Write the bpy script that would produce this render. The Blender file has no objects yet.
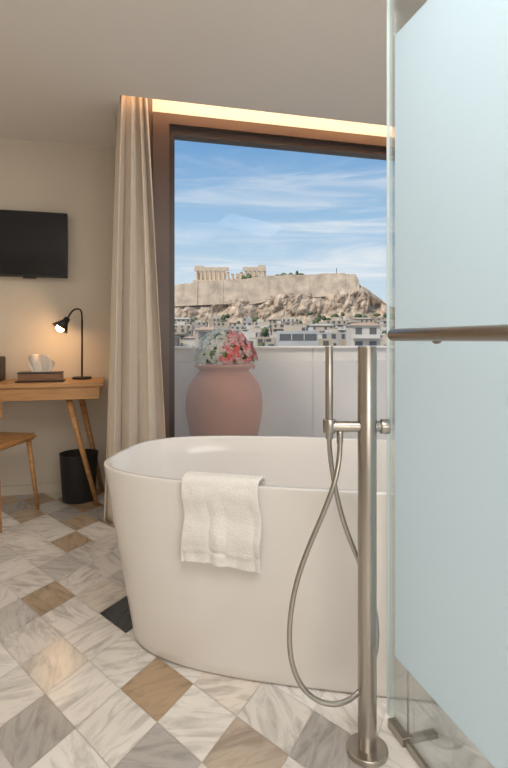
import bpy, bmesh, math, random
from mathutils import Vector, Matrix, noise
random.seed(7)
S = bpy.context.scene
S.view_settings.view_transform = 'Standard'
COL = S.collection

# ------------------------------------------------------------ materials
def new_mat(name):
    m = bpy.data.materials.new(name); m.use_nodes = True
    nt = m.node_tree
    return m, nt, nt.nodes, nt.links, nt.nodes['Principled BSDF']

def mat(name, col, rough=0.5, metal=0.0, var=0.0, vscale=5.0, bump=0.0, bscale=60.0, emit=None, estr=0, coat=0, stretch=None):
    m, nt, N, L, b = new_mat(name)
    b.inputs['Base Color'].default_value = (*col, 1)
    b.inputs['Roughness'].default_value = rough
    b.inputs['Metallic'].default_value = metal
    if coat: b.inputs['Coat Weight'].default_value = coat
    if emit:
        b.inputs['Emission Color'].default_value = (*emit, 1)
        b.inputs['Emission Strength'].default_value = estr
    tc = N.new('ShaderNodeTexCoord'); mp = N.new('ShaderNodeMapping')
    L.new(tc.outputs['Object'], mp.inputs['Vector'])
    if stretch: mp.inputs['Scale'].default_value = stretch
    if var > 0:
        n = N.new('ShaderNodeTexNoise'); n.inputs['Scale'].default_value = vscale; n.inputs['Detail'].default_value = 6
        L.new(mp.outputs[0], n.inputs['Vector'])
        mr = N.new('ShaderNodeMapRange'); mr.inputs[1].default_value = .3; mr.inputs[2].default_value = .7
        L.new(n.outputs['Fac'], mr.inputs[0])
        r = N.new('ShaderNodeMix'); r.data_type = 'RGBA'
        r.inputs[6].default_value = (*[c*(1-var) for c in col], 1)
        r.inputs[7].default_value = (*[min(1, c*(1+var)) for c in col], 1)
        L.new(mr.outputs[0], r.inputs[0]); L.new(r.outputs[2], b.inputs['Base Color'])
    if bump > 0:
        n2 = N.new('ShaderNodeTexNoise'); n2.inputs['Scale'].default_value = bscale; n2.inputs['Detail'].default_value = 4
        L.new(mp.outputs[0], n2.inputs['Vector'])
        bp = N.new('ShaderNodeBump'); bp.inputs['Strength'].default_value = bump; bp.inputs['Distance'].default_value = 0.01
        L.new(n2.outputs['Fac'], bp.inputs['Height']); L.new(bp.outputs[0], b.inputs['Normal'])
    return m

def attr_mat(name, rough=0.8, var=0.15, vscale=0.3, transl=0):
    m, nt, N, L, b = new_mat(name)
    a = N.new('ShaderNodeAttribute'); a.attribute_name = 'Col'
    n = N.new('ShaderNodeTexNoise'); n.inputs['Scale'].default_value = vscale; n.inputs['Detail'].default_value = 5
    tc = N.new('ShaderNodeTexCoord'); L.new(tc.outputs['Object'], n.inputs['Vector'])
    mr = N.new('ShaderNodeMapRange'); mr.inputs[3].default_value = 1-var; mr.inputs[4].default_value = 1+var
    L.new(n.outputs['Fac'], mr.inputs[0])
    vm = N.new('ShaderNodeVectorMath'); vm.operation = 'SCALE'
    L.new(a.outputs['Color'], vm.inputs[0]); L.new(mr.outputs[0], vm.inputs['Scale'])
    L.new(vm.outputs[0], b.inputs['Base Color'])
    b.inputs['Roughness'].default_value = rough
    if transl:
        t = N.new('ShaderNodeBsdfTranslucent'); L.new(vm.outputs[0], t.inputs[0])
        mx = N.new('ShaderNodeMixShader'); mx.inputs[0].default_value = transl
        L.new(b.outputs[0], mx.inputs[1]); L.new(t.outputs[0], mx.inputs[2]); L.new(mx.outputs[0], N['Material Output'].inputs[0])
    return m

M_ceil = mat('ceiling_paint', (.83, .80, .76), .9, bump=.03, bscale=200)
M_wall = mat('wall_paint', (.65, .585, .49), .9, var=.02, vscale=3, bump=.05, bscale=200)
M_white = mat('white_paint', (.80, .77, .72), .85, bump=.03, bscale=150)
M_brown = mat('brown_frame', (.115, .07, .052), .35, var=.1)
M_dark = mat('dark_frame', (.045, .03, .028), .35)
M_tub = mat('tub_solid_surface', (.78, .745, .71), .18, coat=.4)
M_nickel = mat('brushed_nickel', (.43, .40, .36), .28, 1.0, var=.06, vscale=30, stretch=(1, 1, .05), bump=.02, bscale=300)
M_bronze = mat('brushed_bronze', (.36, .31, .26), .32, 1.0, var=.06, vscale=30)
M_black = mat('black_metal', (.012, .012, .013), .4)
M_blackplastic = mat('black_plastic', (.015, .015, .016), .55, bump=.05)
M_screen = mat('tv_screen', (.006, .006, .008), .12)
M_oak = mat('oak_wood', (.50, .26, .10), .42, var=.22, vscale=6, stretch=(.6, 8, 8), bump=.04)
M_walnut = mat('box_wood', (.22, .11, .05), .4, var=.25, vscale=8, stretch=(1, 8, 8))
M_tissue = mat('tissue_paper', (.85, .76, .67), .9)
M_curtain = mat('curtain_linen', (.67, .58, .485), .95, var=.05, vscale=60, stretch=(1, 1, .2), bump=.12, bscale=400)
M_towel = mat('towel_terry', (.84, .815, .775), 1.0, var=.04, vscale=120, bump=.45, bscale=330)
M_terra = mat('terracotta', (.60, .30, .215), .75, var=.1, vscale=5, bump=.12, bscale=30)
M_parapet = mat('parapet_stone', (.80, .735, .67), .8, var=.04, vscale=2, bump=.06, bscale=60)
M_terrace = mat('terrace_paving', (.72, .66, .6), .8, var=.06)
M_grout = mat('grout', (.58, .53, .48), .9, var=.1, vscale=20)
M_led = mat('led_strip_glow', (1, .8, .5), .5, emit=(1, .64, .37), estr=15)
M_bulb = mat('bulb_glow', (1, .8, .5), .5, emit=(1, .60, .26), estr=30)
M_rock = mat('limestone_rock', (.47, .365, .275), .95, var=.48, vscale=.15, bump=.6, bscale=.3)
M_wallst = mat('fort_stone', (.56, .445, .34), .95, var=.25, vscale=.16)
M_marble_t = mat('temple_marble', (.64, .51, .38), .8, var=.1, vscale=.5)
M_tree = mat('cypress_green', (.10, .13, .065), .95, var=.5, vscale=.4)
M_ground = mat('city_ground', (.34, .31, .27), .95, var=.3, vscale=.05)
M_win = mat('city_window', (.12, .115, .115), .4)
M_city = attr_mat('city_render', .85, .2, .25)
M_flower = attr_mat('flower_petals', .6, .12, 40, transl=.35)

def glass_mat(name, tint, refl=.5, haze=0):
    m, nt, N, L, b = new_mat(name); N.remove(b)
    out = N['Material Output']
    t = N.new('ShaderNodeBsdfTransparent'); t.inputs[0].default_value = (*tint, 1)
    g = N.new('ShaderNodeBsdfGlossy'); g.inputs['Roughness'].default_value = .01
    f = N.new('ShaderNodeFresnel'); f.inputs[0].default_value = 1.4
    mm = N.new('ShaderNodeMath'); mm.operation = 'MULTIPLY'; mm.inputs[1].default_value = refl
    L.new(f.outputs[0], mm.inputs[0])
    mx = N.new('ShaderNodeMixShader'); L.new(mm.outputs[0], mx.inputs[0]); L.new(t.outputs[0], mx.inputs[1]); L.new(g.outputs[0], mx.inputs[2])
    fin = mx
    if haze:
        tr = N.new('ShaderNodeBsdfTranslucent'); tr.inputs[0].default_value = (.98, .95, .92, 1)
        df = N.new('ShaderNodeBsdfDiffuse'); df.inputs[0].default_value = (.98, .95, .92, 1)
        ms = N.new('ShaderNodeMixShader'); L.new(tr.outputs[0], ms.inputs[1]); L.new(df.outputs[0], ms.inputs[2])
        fin = N.new('ShaderNodeMixShader'); fin.inputs[0].default_value = haze
        L.new(mx.outputs[0], fin.inputs[1]); L.new(ms.outputs[0], fin.inputs[2])
    L.new(fin.outputs[0], out.inputs[0]); return m
M_glass = glass_mat('window_glass', (.985, .99, .99), .12)
M_clear = glass_mat('clear_glass', (.95, .97, .965), .6)
M_haze = glass_mat('balustrade_glass', (.97, .97, .97), .3, haze=.22)

def frosted():
    m, nt, N, L, b = new_mat('frosted_glass'); N.remove(b)
    out = N['Material Output']
    t = N.new('ShaderNodeBsdfTranslucent'); t.inputs[0].default_value = (.63, .77, .85, 1)
    d = N.new('ShaderNodeBsdfDiffuse'); d.inputs[0].default_value = (.40, .52, .59, 1)
    g = N.new('ShaderNodeBsdfGlossy'); g.inputs['Roughness'].default_value = .35
    mx = N.new('ShaderNodeMixShader'); mx.inputs[0].default_value = .28
    L.new(t.outputs[0], mx.inputs[1]); L.new(d.outputs[0], mx.inputs[2])
    m2 = N.new('ShaderNodeMixShader'); m2.inputs[0].default_value = .05
    L.new(mx.outputs[0], m2.inputs[1]); L.new(g.outputs[0], m2.inputs[2])
    L.new(m2.outputs[0], out.inputs[0]); return m
M_frost = frosted()

def tile_mat():
    m, nt, N, L, b = new_mat('marble_tiles')
    a = N.new('ShaderNodeAttribute'); a.attribute_name = 'Col'
    s = N.new('ShaderNodeAttribute'); s.attribute_name = 'seed'
    tc = N.new('ShaderNodeTexCoord')
    ang = N.new('ShaderNodeMath'); ang.operation = 'MULTIPLY'; ang.inputs[1].default_value = 6.283
    L.new(s.outputs['Fac'], ang.inputs[0])
    vr = N.new('ShaderNodeVectorRotate'); vr.rotation_type = 'Z_AXIS'
    L.new(tc.outputs['Object'], vr.inputs['Vector']); L.new(ang.outputs[0], vr.inputs['Angle'])
    off = N.new('ShaderNodeMath'); off.operation = 'MULTIPLY'; off.inputs[1].default_value = 37.0
    L.new(s.outputs['Fac'], off.inputs[0])
    ad = N.new('ShaderNodeVectorMath'); ad.operation = 'ADD'
    L.new(vr.outputs[0], ad.inputs[0]); L.new(off.outputs[0], ad.inputs[1])
    st = N.new('ShaderNodeMapping'); st.inputs['Scale'].default_value = (1, 4, 1)
    L.new(ad.outputs[0], st.inputs[0])
    n0 = N.new('ShaderNodeTexNoise'); n0.inputs['Scale'].default_value = 6; n0.inputs['Detail'].default_value = 10; n0.inputs['Roughness'].default_value = .62; n0.inputs['Distortion'].default_value = .9
    L.new(st.outputs[0], n0.inputs['Vector'])
    n = N.new('ShaderNodeTexNoise'); n.inputs['Scale'].default_value = 5; n.inputs['Detail'].default_value = 8
    L.new(ad.outputs[0], n.inputs['Vector'])
    r1 = N.new('ShaderNodeMapRange'); r1.inputs[1].default_value = .34; r1.inputs[2].default_value = .53; r1.inputs[3].default_value = .66; r1.inputs[4].default_value = 1.0
    L.new(n0.outputs['Fac'], r1.inputs[0])
    r2 = N.new('ShaderNodeMapRange'); r2.inputs[1].default_value = .3; r2.inputs[2].default_value = .7
    r2.inputs[3].default_value = .93; r2.inputs[4].default_value = 1.06
    L.new(n.outputs['Fac'], r2.inputs[0])
    mu = N.new('ShaderNodeMath'); mu.operation = 'MULTIPLY'
    L.new(r1.outputs[0], mu.inputs[0]); L.new(r2.outputs[0], mu.inputs[1])
    vm = N.new('ShaderNodeVectorMath'); vm.operation = 'SCALE'
    L.new(a.outputs['Color'], vm.inputs[0]); L.new(mu.outputs[0], vm.inputs['Scale'])
    L.new(vm.outputs[0], b.inputs['Base Color'])
    b.inputs['Roughness'].default_value = .22
    return m
M_tile = tile_mat()

# ------------------------------------------------------------ helpers
def obj_from_bm(bm, name, mats, smooth=False, parent=None):
    me = bpy.data.meshes.new(name); bm.to_mesh(me); bm.free()
    o = bpy.data.objects.new(name, me); COL.objects.link(o)
    for m in (mats if isinstance(mats, (list, tuple)) else [mats]): me.materials.append(m)
    if smooth:
        for p in me.polygons: p.use_smooth = True
    if parent: setp(o, parent)
    return o

def setp(o, parent):
    o.parent = parent
    o.matrix_parent_inverse = Matrix.LocRotScale(parent.location, parent.rotation_euler.to_quaternion(), None).inverted()

def empty(name, loc, ):
    e = bpy.data.objects.new(name, None); e.location = loc; e.empty_display_size = .1
    COL.objects.link(e); return e

def box(name, lo, hi, m, parent=None, bevel=0):
    bm = bmesh.new(); bmesh.ops.create_cube(bm, size=1)
    c = [(a+b)/2 for a, b in zip(lo, hi)]; s = [abs(b-a) for a, b in zip(lo, hi)]
    for v in bm.verts: v.co = Vector((v.co.x*s[0], v.co.y*s[1], v.co.z*s[2]))
    if bevel: bmesh.ops.bevel(bm, geom=bm.edges[:], offset=bevel, segments=3, affect='EDGES', profile=.5)
    o = obj_from_bm(bm, name, m); o.location = c
    if parent: setp(o, parent)
    return o

def rod(name, p0, p1, r0, r1=None, m=None, parent=None, seg=32, bevel=0):
    r1 = r0 if r1 is None else r1
    p0 = Vector(p0); p1 = Vector(p1); d = p1-p0
    bm = bmesh.new()
    bmesh.ops.create_cone(bm, cap_ends=True, segments=seg, radius1=r0, radius2=r1, depth=d.length)
    if bevel:
        es = [e for e in bm.edges if abs(e.verts[0].co.z-e.verts[1].co.z) < 1e-6]
        bmesh.ops.bevel(bm, geom=es, offset=bevel, segments=3, affect='EDGES', profile=.5)
    rot = d.to_track_quat('Z', 'Y').to_matrix().to_4x4()
    bmesh.ops.transform(bm, matrix=Matrix.Translation((p0+p1)/2) @ rot, verts=bm.verts)
    for f in bm.faces: f.smooth = len(f.verts) == 4
    return obj_from_bm(bm, name, m, parent=parent)

def lathe(name, prof, loc, m, parent=None, seg=64, jitter=0):
    bm = bmesh.new(); rings = []
    for r, z in prof:
        rings.append([bm.verts.new((r*math.cos(2*math.pi*i/seg), r*math.sin(2*math.pi*i/seg), z)) for i in range(seg)])
    for a, b in zip(rings, rings[1:]):
        for i in range(seg):
            bm.faces.new((a[i], a[(i+1) % seg], b[(i+1) % seg], b[i]))
    bmesh.ops.recalc_face_normals(bm, faces=bm.faces)
    o = obj_from_bm(bm, name, m, smooth=True); o.location = loc
    if parent: setp(o, parent)
    return o

def tube(name, pts, r, m, parent=None, cyclic=False):
    cu = bpy.data.curves.new(name, 'CURVE'); cu.dimensions = '3D'; cu.bevel_depth = r; cu.bevel_resolution = 5
    cu.resolution_u = 16; cu.use_fill_caps = True
    sp = cu.splines.new('NURBS'); sp.points.add(len(pts)-1)
    for p, q in zip(sp.points, pts): p.co = (*q, 1)
    sp.use_endpoint_u = True; sp.order_u = 4
    cu.materials.append(m)
    o = bpy.data.objects.new(name, cu); COL.objects.link(o)
    if parent: setp(o, parent)
    return o

# ------------------------------------------------------------ room shell
HC = 2.30
WY = 3.12      # window plane
TY = 3.71      # TV wall
XL, XR, YB = -2.6, 2.3, -1.6
RX = .02       # return wall x

# floor: lozenge-shaped marble tiles
def rz(l, d): return Vector((.966*l+.259*d, -.259*l+.966*d))
E1 = rz(.077, .154); E2 = rz(.130, -.1325); O0 = rz(-.28, 1.53)
WH = (.79, .75, .705); CR = (.74, .675, .60); BR = (.45, .32, .205); BR2 = (.51, .395, .28)
DK = (.04, .05, .062); GR = (.46, .435, .41); GR2 = (.64, .61, .58)
special = {(0, 0): BR, (1, -2): DK, (0, -4): BR2, (2, -6): BR2, (3, -7): BR2, (-1, 1): GR, (0, 2): (.50, .41, .33),
           (1, 3): GR, (-2, -1): GR, (1, -5): GR2, (-1, -4): GR2, (4, -8): BR, (5, -9): BR, (3, -8): GR, (0, 1): WH, (1, 0): WH, (-1, 0): WH,
           (0, -1): WH, (-1, -1): WH, (-1, -2): CR, (0, -3): WH}
tilew = [(WH, 44), ((.83, .80, .765), 28), (CR, 14), (GR2, 10), (GR, 1), (BR2, 2)]
pal = [c for c, w in tilew for _ in range(w)]
bm = bmesh.new()
col = bm.loops.layers.float_color.new('Col'); sd = bm.faces.layers.float.new('seed')
rng = random.Random(14); hs = .5-.006
for i in range(-40, 45):
    for j in range(-45, 40):
        c0 = O0+E1*i+E2*j
        if c0.x < XL-.2 or c0.x > XR+.2 or c0.y < YB-.2 or c0.y > TY+.2: continue
        vs = []
        for a, b in ((-hs, -hs), (hs, -hs), (hs, hs), (-hs, hs)):
            p = c0+E1*a+E2*b; vs.append(bm.verts.new((p.x, p.y, 0)))
        f = bm.faces.new(vs)
        f.normal_update()
        if f.normal.z < 0: f.normal_flip()
        c = special.get((i, j)) or rng.choice(pal)
        if (i, j) not in special:
            k = rng.uniform(.95, 1.04); c = tuple(v*k for v in c)
            if c0.x < -.05 and c0.y > 3.0 and rng.random() < .5: c = rng.choice((BR2, GR, BR))
        for l in f.loops: l[col] = (*c, 1)
        f[sd] = rng.random()
def cut(co, no, clear):
    bmesh.ops.bisect_plane(bm, geom=bm.verts[:]+bm.edges[:]+bm.faces[:], plane_co=co, plane_no=no, clear_outer=clear)
cut((XR, 0, 0), (1, 0, 0), True); cut((XL, 0, 0), (-1, 0, 0), True)
cut((0, TY, 0), (0, 1, 0), True); cut((0, YB, 0), (0, -1, 0), True)
cut((0, WY-.02, 0), (0, 1, 0), False); cut((RX, 0, 0), (1, 0, 0), False)
dl = [f for f in bm.faces if f.calc_center_median().x > RX and f.calc_center_median().y > WY-.02]
bmesh.ops.delete(bm, geom=dl, context='FACES')
fl = obj_from_bm(bm, 'tiles', M_tile)
flE = box('floor', (XL, YB, -.12), (XR, TY, -.0015), M_grout)
setp(fl, flE)

# ceiling with curtain recess
box('ceiling', (XL, YB, HC), (XR, 2.90, HC+.25), M_ceil)
box('ceiling_alcove', (XL, 2.90, HC), (.04, TY+.1, HC+.25), M_ceil)
rec = box('ceiling_recess', (.04, 2.90, 2.46), (XR, 3.20, HC+.25), M_ceil)
led = box('led_strip', (.06, 2.90, 2.43), (2.2, 2.925, 2.46), M_led, rec)

# walls
box('wall_back', (XL, TY, 0), (RX, TY+.12, HC), M_wall)
box('wall_return', (RX, WY+.06, 0), (RX+.10, TY, HC), M_wall)
box('wall_left', (XL-.1, YB, 0), (XL, TY+.1, HC), M_wall)
box('wall_right', (XR, YB, 0), (XR+.1, WY+.1, HC), M_white)
box('wall_rear', (XL, YB-.1, 0), (XR, YB, HC), M_white)
box('wall_window_left', (.04, WY-.03, 0), (.225, WY+.06, 2.46), M_brown)
box('wall_window_right', (2.15, WY-.04, 0), (XR, WY+.12, 2.46), M_white)
box('wall_window_top', (.225, WY-.03, 2.305), (2.15, WY+.08, 2.46), M_white)
box('baseboard_back', (XL, TY-.012, 0), (RX, TY, .06), M_wall)

# window
win = empty('window_1', (1.2, WY, 1.1))
box('jamb_left_outer', (.225, WY-.05, 0), (.318, WY+.08, 2.305), M_brown, win)
box('jamb_left_inner', (.318, WY-.02, 0.03), (.352, WY+.06, 2.245), M_dark, win)
box('jamb_right', (2.07, WY-.05, 0), (2.15, WY+.08, 2.305), M_brown, win)
box('header', (.318, WY-.05, 2.245), (2.07, WY+.08, 2.305), M_brown, win)
box('header_inner', (.352, WY-.02, 2.195), (2.07, WY+.06, 2.245), M_dark, win)
box('sill', (.318, WY-.05, 0), (2.07, WY+.08, .05), M_dark, win)
box('pane', (.352, WY+.01, .05), (2.07, WY+.018, 2.195), M_glass, win)

# ------------------------------------------------------------ curtain
def curtain():
    bm = bmesh.new(); n = 260; rows = 60; g = []
    for r in range(rows+1):
        v = r/rows; z = .015+v*2.42
        k = 1-v
        xl = .04-.085*k**.8; xr = .18+.135*k**.9
        row = []
        for i in range(n+1):
            u = i/n
            amp = .028+.012*k
            uu = u+.05*math.sin(u*5+v*1.2)
            ph = uu*2*math.pi*4.0
            x = xl+(xr-xl)*u+.009*math.sin(ph*2+.5)*(.6+.4*k)
            y = 2.985+amp*math.sin(ph+.5*math.sin(v*3+u*4))+.006*math.sin(u*27+v*2)
            row.append(bm.verts.new((x, y, z)))
        g.append(row)
    for a, b in zip(g, g[1:]):
        for i in range(n): bm.faces.new((a[i], a[i+1], b[i+1], b[i]))
    o = obj_from_bm(bm, 'curtain', M_curtain, smooth=True)
    sm = o.modifiers.new('t', 'SOLIDIFY'); sm.thickness = .003
curtain()

# ------------------------------------------------------------ bathtub
TC = Vector((.85, 1.70)); TA = math.radians(-25); TH = .58; NX = 3.35
LT, WT = .900, .408
def outl(L, W, th):
    c, s = math.cos(th), math.sin(th)
    return (L*math.copysign(abs(c)**(2/NX), c), W*math.copysign(abs(s)**(2/NX), s))
def bathtub():
    lev = []
    for k in range(25):
        t = k/24; z = .012+t*(TH-.018)
        lev.append((z, LT-.105+.105*t, WT-.024+.024*t))
    lev = [(0, LT-.122, WT-.040), (.003, LT-.111, WT-.029)]+lev
    a, b = LT, WT
    lev += [(TH-.002, a, b), (TH, a-.003, b-.003), (TH, a-.017, b-.017), (TH-.002, a-.020, b-.020), (TH-.006, a-.022, b-.022)]
    for t, z in ((.15, .50), (.3, .42), (.5, .32), (.7, .23), (.85, .175), (1, .14)):
        lev.append((z, a-.022-.15*t**1.5, b-.022-.10*t**1.5))
    lev += [(.12, .68, .25), (.112, .55, .19), (.11, .3, .1), (.11, .02, .01)]
    bm = bmesh.new(); seg = 240; rings = []
    for z, L, W in lev:
        rings.append([bm.verts.new((*outl(L, W, 2*math.pi*(i+.5)/seg), z)) for i in range(seg)])
    for a, b in zip(rings, rings[1:]):
        for i in range(seg): bm.faces.new((a[i], a[(i+1) % seg], b[(i+1) % seg], b[i]))
    bm.faces.new(rings[0][::-1]); bm.faces.new(rings[-1])
    bmesh.ops.recalc_face_normals(bm, faces=bm.faces)
    o = obj_from_bm(bm, 'bathtub', M_tub, smooth=True)
    o.location = (TC.x, TC.y, 0); o.rotation_euler = (0, 0, TA)
    d = rod('drain', (TC.x, TC.y, .108), (TC.x, TC.y, .116), .035, m=M_nickel)
    setp(d, o)
bathtub()

def towel():
    bm = bmesh.new(); nu = 70
    path = []
    for k in range(12): path.append((-.030-.012, .45+.125*k/11))
    for k in range(1, 9):
        a = math.pi*(1-k/9); path.append((-.015+.027*math.cos(a)-.0, TH+.010+.012*math.sin(a)))
    for k in range(40): path.append((.014+.004*math.sin(k*.3), TH+.006-.240*k/39))
    g = []
    for i in range(nu+1):
        u = i/nu; row = []
        for k, (off, z) in enumerate(path):
            dn = max(0, (TH-z)/.27) if k > 20 else 0
            x = -.524+.230*u+dn*.012*(u-.5)+.004*math.sin(z*30)
            yo = -WT*(1-abs(x/LT)**NX)**(1/NX)
            fold = .007*math.sin(u*11+1.2+z*3)*dn+.004*math.sin(u*23+z*9)*dn
            if k == 52 or k == 53: fold -= .003
            zz = z+.006*math.sin(u*5)*dn
            row.append(bm.verts.new((x-off*.25, yo-off-abs(fold)-fold*.4, zz)))
        g.append(row)
    for a, b in zip(g, g[1:]):
        for i in range(len(path)-1): bm.faces.new((a[i], a[i+1], b[i+1], b[i]))
    bmesh.ops.recalc_face_normals(bm, faces=bm.faces)
    for v in bm.verts:
        v.co.y += .0022*noise.noise(v.co*30); v.co.z += .002*noise.noise(v.co*20+Vector((5, 5, 5)))
    o = obj_from_bm(bm, 'towel', M_towel, smooth=True)
    o.location = (TC.x, TC.y, 0); o.rotation_euler = (0, 0, TA)
    sm = o.modifiers.new('t', 'SOLIDIFY'); sm.thickness = .009; sm.offset = 0
    b = o.modifiers.new('s', 'SUBSURF'); b.levels = 1; b.render_levels = 1
towel()

# ------------------------------------------------------------ floor-standing faucet
FX, FY = .598, 1.171
cr = Vector((.966, -.259, 0)); cf = Vector((.259, .966, 0))
fa = empty('bathtub_faucet', (FX, FY, 0))
P = lambda l, d, z: Vector((FX, FY, 0))+cr*l+cf*d+Vector((0, 0, z))
rod('floor_flange', P(0, 0, 0), P(0, 0, .014), .050, m=M_nickel, parent=fa, seg=48, bevel=.003)
rod('column', P(0, 0, .012), P(0, 0, .985), .0228, m=M_nickel, parent=fa, seg=48, bevel=.002)
rod('mixer_bar', P(-.098, 0, .79), P(.035, 0, .79), .0135, m=M_nickel, parent=fa, bevel=.002)
rod('handle_hub', P(.032, 0, .79), P(.054, 0, .79), .018, m=M_nickel, parent=fa, bevel=.002)
rod('spout', P(.003, .015, .86), P(.048, .21, .86), .012, m=M_nickel, parent=fa, bevel=.002)
rod('holder_ring', P(-.092, -.0, .775), P(-.092, 0, .808), .0155, m=M_nickel, parent=fa, bevel=.002)
rod('hand_shower', P(-.092, 0, .76), P(-.092, 0, .985), .0095, m=M_nickel, parent=fa, bevel=.002)
rod('hose_outlet', P(-.066, 0, .75), P(-.066, 0, .785), .008, m=M_nickel, parent=fa)
HOSE = [(-.092, 0, .775), (-.088, .035, .72), (-.07, .035, .61), (-.043, .035, .515), (.010, .035, .40), (.039, .035, .285), (.022, .035, .165),
        (-.055, -.03, .125), (-.15, -.03, .145), (-.200, -.03, .25), (-.182, -.03, .42), (-.132, -.03, .54), (-.088, -.03, .64), (-.068, -.02, .71), (-.066, 0, .77)]
tube('hose', [P(*q) for q in HOSE], .0062, M_nickel, fa)

# ------------------------------------------------------------ frosted shower door
GX = .70
dr = empty('shower_door', (GX, .85, 1))
box('clear_edge', (GX-.004, 1.217, .02), (GX+.004, 1.252, 2.15), M_clear, dr)
box('clear_bottom', (GX-.004, .40, .02), (GX+.004, 1.217, .19), M_clear, dr)
box('clear_top', (GX-.004, .40, 1.78), (GX+.004, 1.217, 2.15), M_clear, dr)
bm = bmesh.new()
bm.faces.new([bm.verts.new(p) for p in ((GX, .40, .19), (GX, 1.217, .19), (GX, 1.217, 1.78), (GX, .40, 1.78))])
obj_from_bm(bm, 'frosted_panel', M_frost, parent=dr)
M_edge = mat('glass_edge', (.78, .86, .88), .2)
box('edge_far', (GX-.004, 1.252, .02), (GX+.004, 1.2535, 2.15), M_edge, dr)
rod('bar_handle', (GX-.055, 1.135, 1.012), (GX-.055, .45, 1.012), .0145, m=M_bronze, parent=dr, bevel=.004)
for k, yy in enumerate((1.03, .55)):
    rod('standoff_%d' % (k+1), (GX-.055, yy, 1.008), (GX, yy, 1.008), .008, m=M_bronze, parent=dr)
    rod('rosette_%d' % (k+1), (GX-.008, yy, 1.008), (GX-.001, yy, 1.008), .017, m=M_bronze, parent=dr)
box('floor_pivot', (GX-.012, 1.16, 0.0), (GX+.012, 1.235, .022), M_nickel, dr, bevel=.002)
box('bottom_rail', (GX-.005, .40, .002), (GX+.005, 1.16, .020), M_nickel, dr)
rod('pivot_rod', (GX+.012, 1.175, .02), (GX+.012, 1.175, .19), .003, m=M_nickel, parent=dr)
box('pivot_plate', (GX+.012, 1.165, .0), (GX+.09, 1.185, .012), M_nickel, dr)

# ------------------------------------------------------------ desk
dk = empty('desk', (-.65, 3.46, .7))
box('top', (-1.30, 3.22, .728), (-.05, 3.695, .75), M_oak, dk, bevel=.003)
box('drawer_body', (-1.28, 3.235, .655), (-.07, 3.69, .727), M_oak, dk, bevel=.002)
for k, (xt, xb, yt, yb) in enumerate(((-.25, -.085, 3.30, 3.33), (-.20, -.06, 3.62, 3.64), (-1.1, -1.26, 3.30, 3.33), (-1.12, -1.27, 3.62, 3.64))):
    rod('leg_%d' % (k+1), (xb, yb, 0), (xt, yt, .66), .012, .019, m=M_oak, parent=dk, seg=20)

bn = empty('waste_bin', (-.20, 3.49, 0))
lathe('bin_body', [(.0, .001), (.095, .001), (.098, .01), (.115, .29), (.118, .295), (.112, .293), (.095, .02), (0, .02)], (-.20, 3.49, 0), M_blackplastic, bn, 48)

# chair (rotated)
ch = empty('desk_chair', (-.67, 3.27, 0))
ch.rotation_euler = (0, 0, math.radians(-21))
R = Matrix.Rotation(math.radians(-21), 3, 'Z')
C = lambda x, y, z: Vector((-.69, 3.25, 0))+R @ Vector((x, y, z))
bm = bmesh.new(); bmesh.ops.create_cube(bm, size=1)
for v in bm.verts: v.co = Vector((v.co.x*.42, v.co.y*.40, v.co.z*.035))
bmesh.ops.bevel(bm, geom=bm.edges[:], offset=.014, segments=3, affect='EDGES')
o = obj_from_bm(bm, 'seat', M_oak); o.location = C(0, 0, .435); o.rotation_euler = (0, 0, math.radians(-21)); setp(o, ch)
for k, (x, y) in enumerate(((.17, .16), (-.17, .16), (.17, -.16), (-.17, -.16))):
    rod('leg_%d' % (k+1), C(x*1.25, y*1.2, 0), C(x, y, .43), .010, .016, m=M_oak, parent=ch, seg=16)
for k, x in enumerate((.16, -.16)):
    rod('back_post_%d' % (k+1), C(x, -.17, .44), C(x*1.1, -.23, .70), .013, .010, m=M_oak, parent=ch, seg=16)
bm = bmesh.new(); g = []
for i in range(21):
    u = i/20*2-1; row = []
    for z, dy in ((.60, 0), (.70, -.015)):
        for t in (0, .018):
            row.append(bm.verts.new(C(u*.22, -.235+.055*u*u+dy-t, z)))
    g.append(row)
for a, b in zip(g, g[1:]):
    for q in ((0, 2), (2, 3), (3, 1), (1, 0)): bm.faces.new((a[q[0]], a[q[1]], b[q[1]], b[q[0]]))
bm.faces.new((g[0][0], g[0][1], g[0][3], g[0][2])); bm.faces.new((g[-1][0], g[-1][2], g[-1][3], g[-1][1]))
bmesh.ops.recalc_face_normals(bm, faces=bm.faces)
obj_from_bm(bm, 'backrest', M_oak, parent=ch)

# desk lamp
LX, LY = -.185, 3.56
lp = empty('desk_lamp', (LX, LY, .75))
rod('base', (LX, LY, .7505), (LX, LY, .765), .06, m=M_black, parent=lp, seg=48, bevel=.003)
rod('stem', (LX, LY, .76), (LX, LY, 1.13), .006, m=M_black, parent=lp, seg=16)
tube('neck', [(LX, LY, 1.12), (LX, LY, 1.17), (LX-.005, LY-.003, 1.20), (LX-.05, LY-.02, 1.20), (LX-.075, LY-.03, 1.16), (LX-.085, LY-.034, 1.13)], .0055, M_black, lp)
ax = Vector((-.55, -.2, -.80)).normalized(); top = Vector((LX-.082, LY-.033, 1.14))
rt3 = (-ax).to_track_quat('Z', 'Y').to_matrix().to_4x4()
bm = bmesh.new(); prof = [(.004, .0), (.018, -.004), (.021, -.03), (.055, -.085), (.053, -.085), (.019, -.03), (.004, -.008)]
rings = [[bm.verts.new((r*math.cos(i*math.pi/20), r*math.sin(i*math.pi/20), z)) for i in range(40)] for r, z in prof]
for a, b in zip(rings, rings[1:]):
    for i in range(40): bm.faces.new((a[i], a[(i+1) % 40], b[(i+1) % 40], b[i]))
bmesh.ops.recalc_face_normals(bm, faces=bm.faces)
bmesh.ops.transform(bm, matrix=Matrix.Translation(top) @ rt3, verts=bm.verts)
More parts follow.
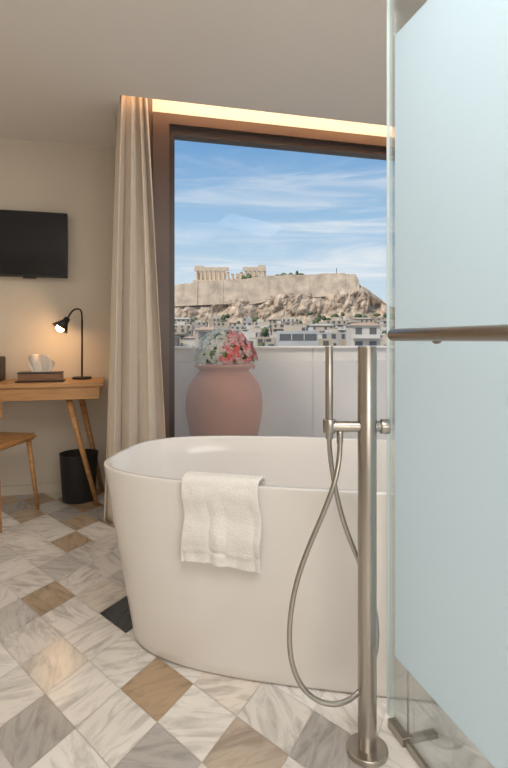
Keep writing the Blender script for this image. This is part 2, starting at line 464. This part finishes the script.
obj_from_bm(bm, 'shade', M_black, smooth=True, parent=lp)
bm = bmesh.new(); bmesh.ops.create_uvsphere(bm, u_segments=24, v_segments=16, radius=.027)
bmesh.ops.translate(bm, vec=top+ax*.078, verts=bm.verts)
obj_from_bm(bm, 'bulb', M_bulb, smooth=True, parent=lp)

# tissue box
tb = empty('tissue_box', (-.40, 3.42, .75))
box('tray', (-.548, 3.345, .7505), (-.278, 3.495, .758), M_black, tb, bevel=.002)
box('box_body', (-.535, 3.36, .758), (-.290, 3.48, .800), M_walnut, tb, bevel=.003)
box('box_lid', (-.538, 3.357, .80), (-.287, 3.483, .808), M_black, tb, bevel=.002)
bm = bmesh.new(); g = []
for i in range(61):
    u = i/60; row = []
    for k in range(21):
        v = k/20
        w_ = .045+.034*math.sin(v*math.pi*.6)
        hgt = .112-.07*max(0, u-.45)-.06*max(0, .30-u)+.006*math.sin(u*12)
        row.append(bm.verts.new((-.418+(u-.5)*2*w_+.012*v, 3.42+.020*math.sin(u*15+v*2.5)*(.2+v)+.014*v*math.sin(u*5), .804+hgt*v)))
    g.append(row)
for a, b in zip(g, g[1:]):
    for k in range(20): bm.faces.new((a[k], a[k+1], b[k+1], b[k]))
o = obj_from_bm(bm, 'tissue', M_tissue, smooth=True, parent=tb)
sm = o.modifiers.new('t', 'SOLIDIFY'); sm.thickness = .003

cl = empty('coffee_machine', (-.66, 3.5, .75))
box('body', (-.80, 3.42, .7505), (-.640, 3.60, .90), M_blackplastic, cl, bevel=.012)
box('front_panel', (-.78, 3.412, .77), (-.66, 3.42, .88), M_screen, cl, bevel=.002)

# TV
tv = empty('television', (-.68, 3.66, 1.62))
box('casing', (-1.08, 3.645, 1.405), (-.28, 3.68, 1.825), M_blackplastic, tv, bevel=.004)
box('screen', (-1.07, 3.6425, 1.417), (-.29, 3.645, 1.817), M_screen, tv)
box('wall_mount', (-.78, 3.68, 1.5), (-.58, 3.71, 1.75), M_black, tv)
box('sensor', (-.55, 3.65, 1.395), (-.47, 3.67, 1.405), M_blackplastic, tv)

# ------------------------------------------------------------ terrace
box('terrace_floor', (-3, TY+.12, -.10), (.12, 4.7, -.02), M_terrace)
box('terrace_paving', (.12, WY+.08, -.10), (5, 4.7, -.02), M_terrace)
pp = empty('terrace_parapet', (1, 4.5, 0))
xs = [-3, -1.7, -.2, .98, 1.72, 2.46, 3.8, 5]
for k, (a, b) in enumerate(zip(xs, xs[1:])):
    box('panel_%d' % (k+1), (a+.002, 4.40, -.02), (b-.002, 4.56, .925), M_parapet, pp, bevel=.002)
    box('cap_%d' % (k+1), (a+.001, 4.385, .925), (b-.001, 4.575, .945), M_parapet, pp, bevel=.003)
gb = empty('glass_balustrade', (1.5, 3.42, 0))
bm = bmesh.new()
bm.faces.new([bm.verts.new(p) for p in ((.14, 3.43, -.02), (2.9, 3.43, -.02), (2.9, 3.43, .855), (.14, 3.43, .855))])
obj_from_bm(bm, 'pane', M_haze, parent=gb)
box('shoe', (.14, 3.41, -.02), (2.9, 3.45, .04), M_nickel, gb)

# potted flowers
PX, PY = .80, 3.83
pf = empty('potted_flowers', (PX, PY, 0))
prof = [(0, 0), (.15, 0), (.165, .01), (.20, .15), (.25, .33), (.278, .48), (.282, .58), (.262, .68), (.215, .755), (.185, .785), (.183, .80), (.20, .815), (.215, .825), (.218, .84), (.205, .848), (.175, .84), (.165, .80), (0, .79)]
def smooth_prof(p, n=4):
    out = []
    for i in range(len(p)-1):
        p0 = p[max(i-1, 0)]; p1 = p[i]; p2 = p[i+1]; p3 = p[min(i+2, len(p)-1)]
        for k in range(n):
            t = k/n
            out.append(tuple(.5*((2*p1[d])+(-p0[d]+p2[d])*t+(2*p0[d]-5*p1[d]+4*p2[d]-p3[d])*t*t+(-p0[d]+3*p1[d]-3*p2[d]+p3[d])*t**3) for d in (0, 1)))
    return out+[p[-1]]
lathe('terracotta_urn', [(max(0, r), max(0, z)) for r, z in smooth_prof(prof)], (PX, PY, -.02), M_terra, pf, 72)
bm = bmesh.new(); cl_ = bm.loops.layers.float_color.new('Col')
def petal_flower(c, n, r, colr, petals=5):
    q = n.to_track_quat('Z', 'Y').to_matrix()
    a0 = random.random()*6
    for p in range(petals):
        a = a0+p*2*math.pi/petals; w = math.pi/petals*.9
        pts = [(0, 0, 0), (r*.7*math.cos(a-w), r*.7*math.sin(a-w), r*.25), (r*math.cos(a), r*math.sin(a), r*.15), (r*.7*math.cos(a+w), r*.7*math.sin(a+w), r*.25)]
        f = bm.faces.new([bm.verts.new(c+q @ Vector(t)) for t in pts])
        k = random.uniform(.88, 1.1)
        for l in f.loops: l[cl_] = (*[min(1, x*k) for x in colr], 1)
def rdir():
    while True:
        v = Vector((random.uniform(-1, 1), random.uniform(-1, 1), random.uniform(-.15, 1)))
        if .2 < v.length < 1: return v.normalized()
ctr = Vector((PX+.005, PY-.01, .88))
# leafy core
res = bmesh.ops.create_icosphere(bm, subdivisions=3, radius=1)
for v in res['verts']:
    k = 1+.15*noise.noise(v.co*4)
    v.co = Vector((ctr.x+v.co.x*.17*k, ctr.y+v.co.y*.15*k, ctr.z+max(-.05, v.co.z*.14*k)))
for v in res['verts']:
    for l in v.link_loops: l[cl_] = (.16, .28, .07, 1)
for k in range(260):
    d = rdir(); lump = .85+.22*noise.noise(d*2.5)
    rr = random.uniform(.75, 1.0)*lump
    c = ctr+Vector((d.x*.235*rr, d.y*.20*rr, d.z*.205*rr-.01))
    g = random.choice([(.28, .46, .10), (.40, .58, .18), (.50, .64, .26)])
    petal_flower(c, (d+Vector((random.uniform(-.6, .6), random.uniform(-.6, .6), random.uniform(-.3, .6)))).normalized(), random.uniform(.018, .030), g, 2)
for k in range(620):
    d = rdir(); lump = .90+.2*noise.noise(d*2.5)
    c = ctr+Vector((d.x*.24*lump, d.y*.205*lump, d.z*.215*lump))
    side = d.dot(cr)+random.uniform(-.12, .12)+d.z*-.12
    if side > -.0: colr = random.choice([(1, .34, .34), (1, .50, .50), (1, .68, .66), (.98, .20, .20), (1, .84, .82)])
    else: colr = random.choice([(1, .99, .95), (1, .98, .86), (.96, .97, .78), (1, 1, .99)])
    petal_flower(c, d, random.uniform(.015, .025), colr, 5)
obj_from_bm(bm, 'flowers', M_flower, parent=pf)

# ------------------------------------------------------------ city & acropolis (own frame, 15 deg to the room)
def out(l, d, z): return Vector((.966*l+.259*d, -.259*l+.966*d, z))
def interp(tab, x):
    if x <= tab[0][0]: return tab[0][1]
    for (a, b), (c, e) in zip(tab, tab[1:]):
        if x <= c: return b+(e-b)*(x-a)/(c-a)
    return tab[-1][1]
crest = [(-200, 20), (-150, 34), (-100, 40), (-62, 42), (-50, 43.5), (-42, 45.5), (-10, 46.5), (3, 47), (6, 49.5), (30, 50.3), (40, 50.2), (57, 51), (76, 51), (79, 46), (84, 41), (92, 35), (101, 28), (130, 20), (170, 8), (220, 0)]
rockt = [(-200, 12), (-150, 22), (-100, 28), (-60, 31), (-40, 32), (-12, 33), (0, 32), (15, 37), (30, 36), (45, 38), (60, 39), (75, 42), (79, 43), (84, 40), (92, 34), (101, 27), (130, 18), (170, 6), (220, -2)]
hill = empty('acropolis_hill', out(20, 400, 20))
bm = bmesh.new(); g = []
NL = 420; NR = 44
for i in range(NL+1):
    l = -200+420*i/NL; row = []
    zt = interp(rockt, l)+(2.6*noise.fractal(Vector((l*.07, 1, 2)), 1, 2, 5) if l < 78 else 0)
    for j in range(NR+1):
        t = j/NR
        z = -12+(zt+12)*t
        talus = min(1, t/.62)
        dep = 345+46*talus**.9+7*max(0, t-.62)/.38
        n1 = noise.fractal(Vector((l*.05, z*.05, 3)), 1, 2, 5)
        n2 = noise.fractal(Vector((l*.25, z*.14, 9)), 1, 2, 5)
        amp = 1 if t < .97 else .2
        dep += (6*n1+3.4*n2)*amp
        row.append(bm.verts.new(out(l+1.2*n2, dep, z+(1.4*n2)*(t < .97 and t > .1))))
    row.append(bm.verts.new(out(l, 520, zt)))
    g.append(row)
for a, b in zip(g, g[1:]):
    for j in range(NR+1): bm.faces.new((a[j], b[j], b[j+1], a[j+1]))
obj_from_bm(bm, 'rock', M_rock, smooth=False, parent=hill)
# fortification wall with buttresses of irregular spacing
bm = bmesh.new(); g = []
rw = random.Random(3)
l = -200; offs = []
while l < 79:
    seg_ = rw.uniform(3, 11); k_ = rw.uniform(-.45, .45); dz = rw.uniform(-.4, .4)
    e_ = min(79, l+seg_)
    for q in (l, e_-.3): offs.append((q, k_, dz))
    l = e_
for l, k_, dz in offs:
    top_ = interp(crest, l)+dz; bot = interp(rockt, l)-5
    off = 1.2*math.sin(l*.05)+k_
    g.append([bm.verts.new(out(l, 395.5+off, bot)), bm.verts.new(out(l, 399+off, top_)), bm.verts.new(out(l, 402+off, top_)), bm.verts.new(out(l, 402.2+off, top_-1)), bm.verts.new(out(l, 520, top_-.5))])
for a, b in zip(g, g[1:]):
    for j in range(4): bm.faces.new((a[j], b[j], b[j+1], a[j+1]))
bm.faces.new(g[-1])
obj_from_bm(bm, 'fortress_wall', M_wallst, parent=hill)

# parthenon
bm = bmesh.new()
def obox(l0, l1, d0, d1, z0, z1):
    vs = [bm.verts.new(out(x, y, z)) for x in (l0, l1) for y in (d0, d1) for z in (z0, z1)]
    for f in [(0, 1, 3, 2), (4, 6, 7, 5), (0, 4, 5, 1), (2, 3, 7, 6), (0, 2, 6, 4), (1, 5, 7, 3)]: bm.faces.new([vs[i] for i in f])
zb = 46.5
sc = 415/400
tm = empty('parthenon_temple', out(-17, 420, 46))
obox(-46*sc, 10*sc, 412, 440, zb-2, zb+1.2)
def colm(l, d, h_):
    r = 1.05; bot = [bm.verts.new(out(l+r*math.cos(a*math.pi/5), d+r*math.sin(a*math.pi/5), zb+1.2)) for a in range(10)]
    tp = [bm.verts.new(out(l+r*.8*math.cos(a*math.pi/5), d+r*.8*math.sin(a*math.pi/5), zb+1.2+h_)) for a in range(10)]
    for i in range(10): bm.faces.new((bot[i], bot[(i+1) % 10], tp[(i+1) % 10], tp[i]))
    bm.faces.new(tp); obox(l-1.2, l+1.2, d-1.2, d+1.2, zb+1.2+h_-.6, zb+1.2+h_)
x = -43.0
while x < 9:
    full = x < -20 or x > -8
    colm(x*sc, 414, 7.6 if full else random.choice([3.0, 5.0, 6.5])); colm(x*sc, 436, 7.6 if full else 4)
    x += 3.35
for d in (418, 422, 427, 431): colm(-43*sc, d, 7.6); colm(8*sc, d, 7.6)
obox(-45*sc, -19*sc, 412.8, 415.2, zb+8.8, zb+11.2); obox(-45*sc, -22*sc, 435, 437, zb+8.8, zb+11)
obox(-8.5*sc, 9*sc, 412.8, 415.2, zb+8.8, zb+11.4); obox(-6*sc, 9*sc, 435, 437, zb+8.8, zb+11)
obox(3*sc, 8.5*sc, 412.9, 415, zb+11.4, zb+12.8); obox(-44.5*sc, -38*sc, 412.9, 415, zb+11.2, zb+12.4)
obox(-40*sc, -24*sc, 422, 428, zb+1, zb+8.4); obox(-14*sc, 4*sc, 422, 428, zb+1, zb+7.5)
bmesh.ops.recalc_face_normals(bm, faces=bm.faces)
obj_from_bm(bm, 'temple', M_marble_t, parent=tm)

# trees
tr = empty('trees_hillside', out(40, 300, 5))
bm = bmesh.new()
def blob(l, d, z, r, hh):
    res = bmesh.ops.create_icosphere(bm, subdivisions=2, radius=1)
    p = out(l, d, z)
    for v in res['verts']:
        k = 1+.3*noise.noise(v.co*2+p)
        v.co = Vector((v.co.x*r*k+p.x, v.co.y*r*k+p.y, v.co.z*hh*k+p.z))
rr = random.Random(5)
for k in range(170):
    l = rr.uniform(-110, 150); d = rr.uniform(318, 348)
    if l < 35 and rr.random() < .7: continue
    blob(l, d, 8+(d-318)*.30+rr.uniform(-1, 2), rr.uniform(1.2, 2.8), rr.uniform(1.0, 2.2))
for k in range(26):
    l = rr.uniform(-.35, .35); d = rr.choice((140, 190, 240, 290))+rr.uniform(-4, 4)
    z = 1+(340-rr.uniform(322, 342))/530*d
    blob(l*d, d, z-1.5, rr.uniform(.8, 1.6), rr.uniform(1.0, 1.8))
for l, z, r, hh in ((18, 50, 2.6, 1.6), (23, 50.6, 3, 2), (28, 51, 2.2, 1.8), (33, 51.5, 1.4, 3.2), (-8, 48, 2, 2.8), (-4, 48, 2.5, 4.5), (2, 48.6, 2, 2), (36, 51.2, 2.6, 1.3)):
    blob(l, 408, z, r, hh)
obj_from_bm(bm, 'foliage', M_tree, smooth=True, parent=tr)
rod('mast', out(63, 405, 50), out(63, 405, 56), .25, m=M_dark, parent=hill, seg=8)

# city
cy = empty('city_buildings', out(0, 150, 0))
bm = bmesh.new(); cc = bm.loops.layers.float_color.new('Col')
rr = random.Random(23)
walls = [(.52, .46, .39), (.52, .43, .33), (.45, .37, .28), (.60, .55, .48), (.42, .37, .32), (.52, .42, .32), (.56, .48, .38), (.40, .33, .27), (.48, .45, .41), (.62, .58, .53)]
roofs = [(.50, .33, .23), (.44, .34, .27), (.50, .45, .39)]
def building(l, d, w, dp, top_, c, ribbon=False):
    def q(pts, colr, mi=0):
        f = bm.faces.new([bm.verts.new(out(*p)) for p in pts]); f.material_index = mi
        for lo in f.loops: lo[cc] = (*colr, 1)
    def bx(l0, l1, d0, d1, z0, z1, colr, mi=0):
        q([(l0, d0, z0), (l1, d0, z0), (l1, d0, z1), (l0, d0, z1)], colr, mi)
        q([(l1, d0, z0), (l1, d1, z0), (l1, d1, z1), (l1, d0, z1)], colr, mi)
        q([(l0, d1, z0), (l0, d0, z0), (l0, d0, z1), (l0, d1, z1)], colr, mi)
        q([(l0, d0, z1), (l1, d0, z1), (l1, d1, z1), (l0, d1, z1)], colr, mi)
        q([(l0, d1, z0), (l0, d1, z1), (l1, d1, z1), (l1, d1, z0)], colr, mi)
    bx(l-w/2, l+w/2, d, d+dp, -20, top_, c)
    if rr.random() < .2:
        h_ = w*.10; rc = rr.choice(roofs)
        q([(l-w/2-.3, d-.4, top_), (l+w/2+.3, d-.4, top_), (l+w*.35, d+dp/2, top_+h_), (l-w*.35, d+dp/2, top_+h_)], rc)
        q([(l-w/2-.3, d-.4, top_), (l-w*.35, d+dp/2, top_+h_), (l-w/2-.3, d+dp, top_)], rc)
        q([(l+w/2+.3, d-.4, top_), (l+w/2+.3, d+dp, top_), (l+w*.35, d+dp/2, top_+h_)], rc)
    else:
        if rr.random() < .7:
            ww = w*rr.uniform(.25, .5); ox = rr.uniform(-.2, .2)*w
            bx(l+ox-ww/2, l+ox+ww/2, d+dp*.3, d+dp*.8, top_, top_+rr.uniform(1.0, 1.8), rr.choice(walls))
        for _ in range(rr.randint(0, 3)):
            ox = rr.uniform(-.42, .42)*w; bx(l+ox-.4, l+ox+.4, d+1, d+1.8, top_, top_+rr.uniform(.4, .9), (.6, .6, .61))
    fl_ = top_-.4
    while fl_ > max(-18, top_-12):
        nn = max(2, int(w/2.2))
        if ribbon:
            q([(l-w*.46, d-.05, fl_-1.5), (l+w*.46, d-.05, fl_-1.5), (l+w*.46, d-.05, fl_-.2), (l-w*.46, d-.05, fl_-.2)], (0, 0, 0), 1)
            for k in range(nn):
                xc = l-w*.46+k*w*.92/nn; bx(xc-.1, xc+.1, d-.15, d, fl_-1.5, fl_-.2, c)
        else:
            for k in range(nn):
                if rr.random() < .12: continue
                xc = l-w/2+(k+.5)*w/nn; hw = w/nn*rr.uniform(.16, .30)
                q([(xc-hw, d-.05, fl_-1.4), (xc+hw, d-.05, fl_-1.4), (xc+hw, d-.05, fl_-.05), (xc-hw, d-.05, fl_-.05)], (0, 0, 0), 1)
            if rr.random() < .55: bx(l-w*.46, l+w*.46, d-.9, d, fl_-2.1, fl_-1.35, tuple(x*1.05 for x in rr.choice(walls)))
        fl_ -= 2.6
rows = {110: (338, 347), 150: (332, 343), 190: (327, 338), 230: (323, 333), 270: (320, 328), 305: (317, 324)}
for d in rows:
    l = -.62*d
    while l < .62*d:
        w = rr.uniform(5, 11)*(.7 if d < 120 else .85 if d < 160 else 1)
        top_ = 1+(340-rr.uniform(*rows[d]))/530*d
        building(l+w/2, d+rr.uniform(0, 10), w, rr.uniform(7, 11), top_, rr.choice(walls))
        l += w+rr.uniform(0, 3)
building(8.6, 104, 8, 6, 2.8, (.46, .45, .44), True); building(-8.5, 103, 6, 6, 3.0, (.48, .40, .32)); building(21.5, 102, 5.5, 6, 3.8, (.58, .53, .47))
obj_from_bm(bm, 'buildings', [M_city, M_win], parent=cy)
bm = bmesh.new()
bm.faces.new([bm.verts.new(out(*p)) for p in ((-900, 8, -20), (900, 8, -20), (900, 1500, -20), (-900, 1500, -20))])
obj_from_bm(bm, 'ground_outside', M_ground)

# ------------------------------------------------------------ world
w = bpy.data.worlds.new('World'); S.world = w; w.use_nodes = True
N = w.node_tree.nodes; L = w.node_tree.links; bg = N['Background']
tc = N.new('ShaderNodeTexCoord'); sx = N.new('ShaderNodeSeparateXYZ'); L.new(tc.outputs['Generated'], sx.inputs[0])
cr_ = N.new('ShaderNodeValToRGB'); e = cr_.color_ramp.elements
e[0].position = 0; e[0].color = (.68, .76, .82, 1); e[1].position = 1; e[1].color = (.36, .48, .66, 1)
for p, c in ((.10, (.58, .72, .83)), (.20, (.38, .58, .79)), (.36, (.16, .36, .66))):
    n = e.new(p); n.color = (*c, 1)
L.new(sx.outputs['Z'], cr_.inputs[0])
mp = N.new('ShaderNodeMapping'); mp.inputs['Scale'].default_value = (1.5, 1.5, 14); mp.inputs['Rotation'].default_value = (0, .10, 0)
L.new(tc.outputs['Generated'], mp.inputs[0])
no = N.new('ShaderNodeTexNoise'); no.inputs['Scale'].default_value = 1.7; no.inputs['Detail'].default_value = 10; no.inputs['Roughness'].default_value = .62; no.inputs['Distortion'].default_value = .6
L.new(mp.outputs[0], no.inputs['Vector'])
mr = N.new('ShaderNodeMapRange'); mr.inputs[1].default_value = .42; mr.inputs[2].default_value = .72; mr.interpolation_type = 'SMOOTHSTEP'
L.new(no.outputs['Fac'], mr.inputs[0])
fade = N.new('ShaderNodeMapRange'); fade.inputs[1].default_value = .38; fade.inputs[2].default_value = .22; fade.inputs[3].default_value = .15; fade.inputs[4].default_value = .85
L.new(sx.outputs['Z'], fade.inputs[0])
mu = N.new('ShaderNodeMath'); mu.operation = 'MULTIPLY'; L.new(mr.outputs[0], mu.inputs[0]); L.new(fade.outputs[0], mu.inputs[1])
mx = N.new('ShaderNodeMix'); mx.data_type = 'RGBA'; mx.inputs[7].default_value = (.84, .87, .90, 1)
L.new(mu.outputs[0], mx.inputs[0]); L.new(cr_.outputs[0], mx.inputs[6]); L.new(mx.outputs[2], bg.inputs[0])
bg.inputs[1].default_value = 1.0

# ------------------------------------------------------------ lights
l = bpy.data.lights.new('sun', 'SUN'); l.energy = 3.5; l.color = (1, .91, .78); l.angle = math.radians(10)
o = bpy.data.objects.new('sun', l); COL.objects.link(o); o.rotation_euler = Vector((.70, .36, -.86)).to_track_quat('-Z', 'Y').to_euler(); o.location = (0, 0, 30)
def area(name, loc, d, sx_, sy_, p, colr):
    l = bpy.data.lights.new(name, 'AREA'); l.shape = 'RECTANGLE'; l.size = sx_; l.size_y = sy_; l.energy = p; l.color = colr
    o = bpy.data.objects.new(name, l); COL.objects.link(o); o.location = loc; o.rotation_euler = Vector(d).to_track_quat('-Z', 'Y').to_euler()
area('bathroom_fill_light', (0.4, .0, 2.27), (0, .0, -1), 1.6, 1.2, 34, (1, .95, .89))  # added overhead fill for the interior, no fixture in view
area('rear_fill_light', (0.5, -1.55, 1.3), (0, 1, .45), 2.0, 1.2, 33, (1, .95, .89))  # added fill from the rear wall, lifts ceiling and tub front
area('shower_fill_light', (1.25, .7, 2.28), (-.2, 0, -1), .6, 1.0, 23, (.95, .98, 1))  # added light behind the frosted panel to brighten it
area('bedroom_area_light', (-1.7, 2.0, 2.28), (0, 0, -1), .8, .8, 9, (1, .87, .72))  # unseen area light above the bedroom side
pl = bpy.data.lights.new('lamp_light', 'POINT'); pl.energy = 1.7; pl.color = (1, .6, .3); pl.shadow_soft_size = .02
po = bpy.data.objects.new('lamp_light', pl); COL.objects.link(po); po.location = top+ax*.112

# ------------------------------------------------------------ camera
cam = bpy.data.cameras.new('camera'); co = bpy.data.objects.new('camera', cam); COL.objects.link(co)
cam.sensor_fit = 'VERTICAL'; cam.sensor_height = 36; cam.lens = 530/768*36; cam.shift_y = -44/768
cam.clip_start = .02; cam.clip_end = 3000
co.location = (0, 0, 1.0); co.rotation_euler = (math.radians(90), 0, math.radians(-15))
S.camera = co
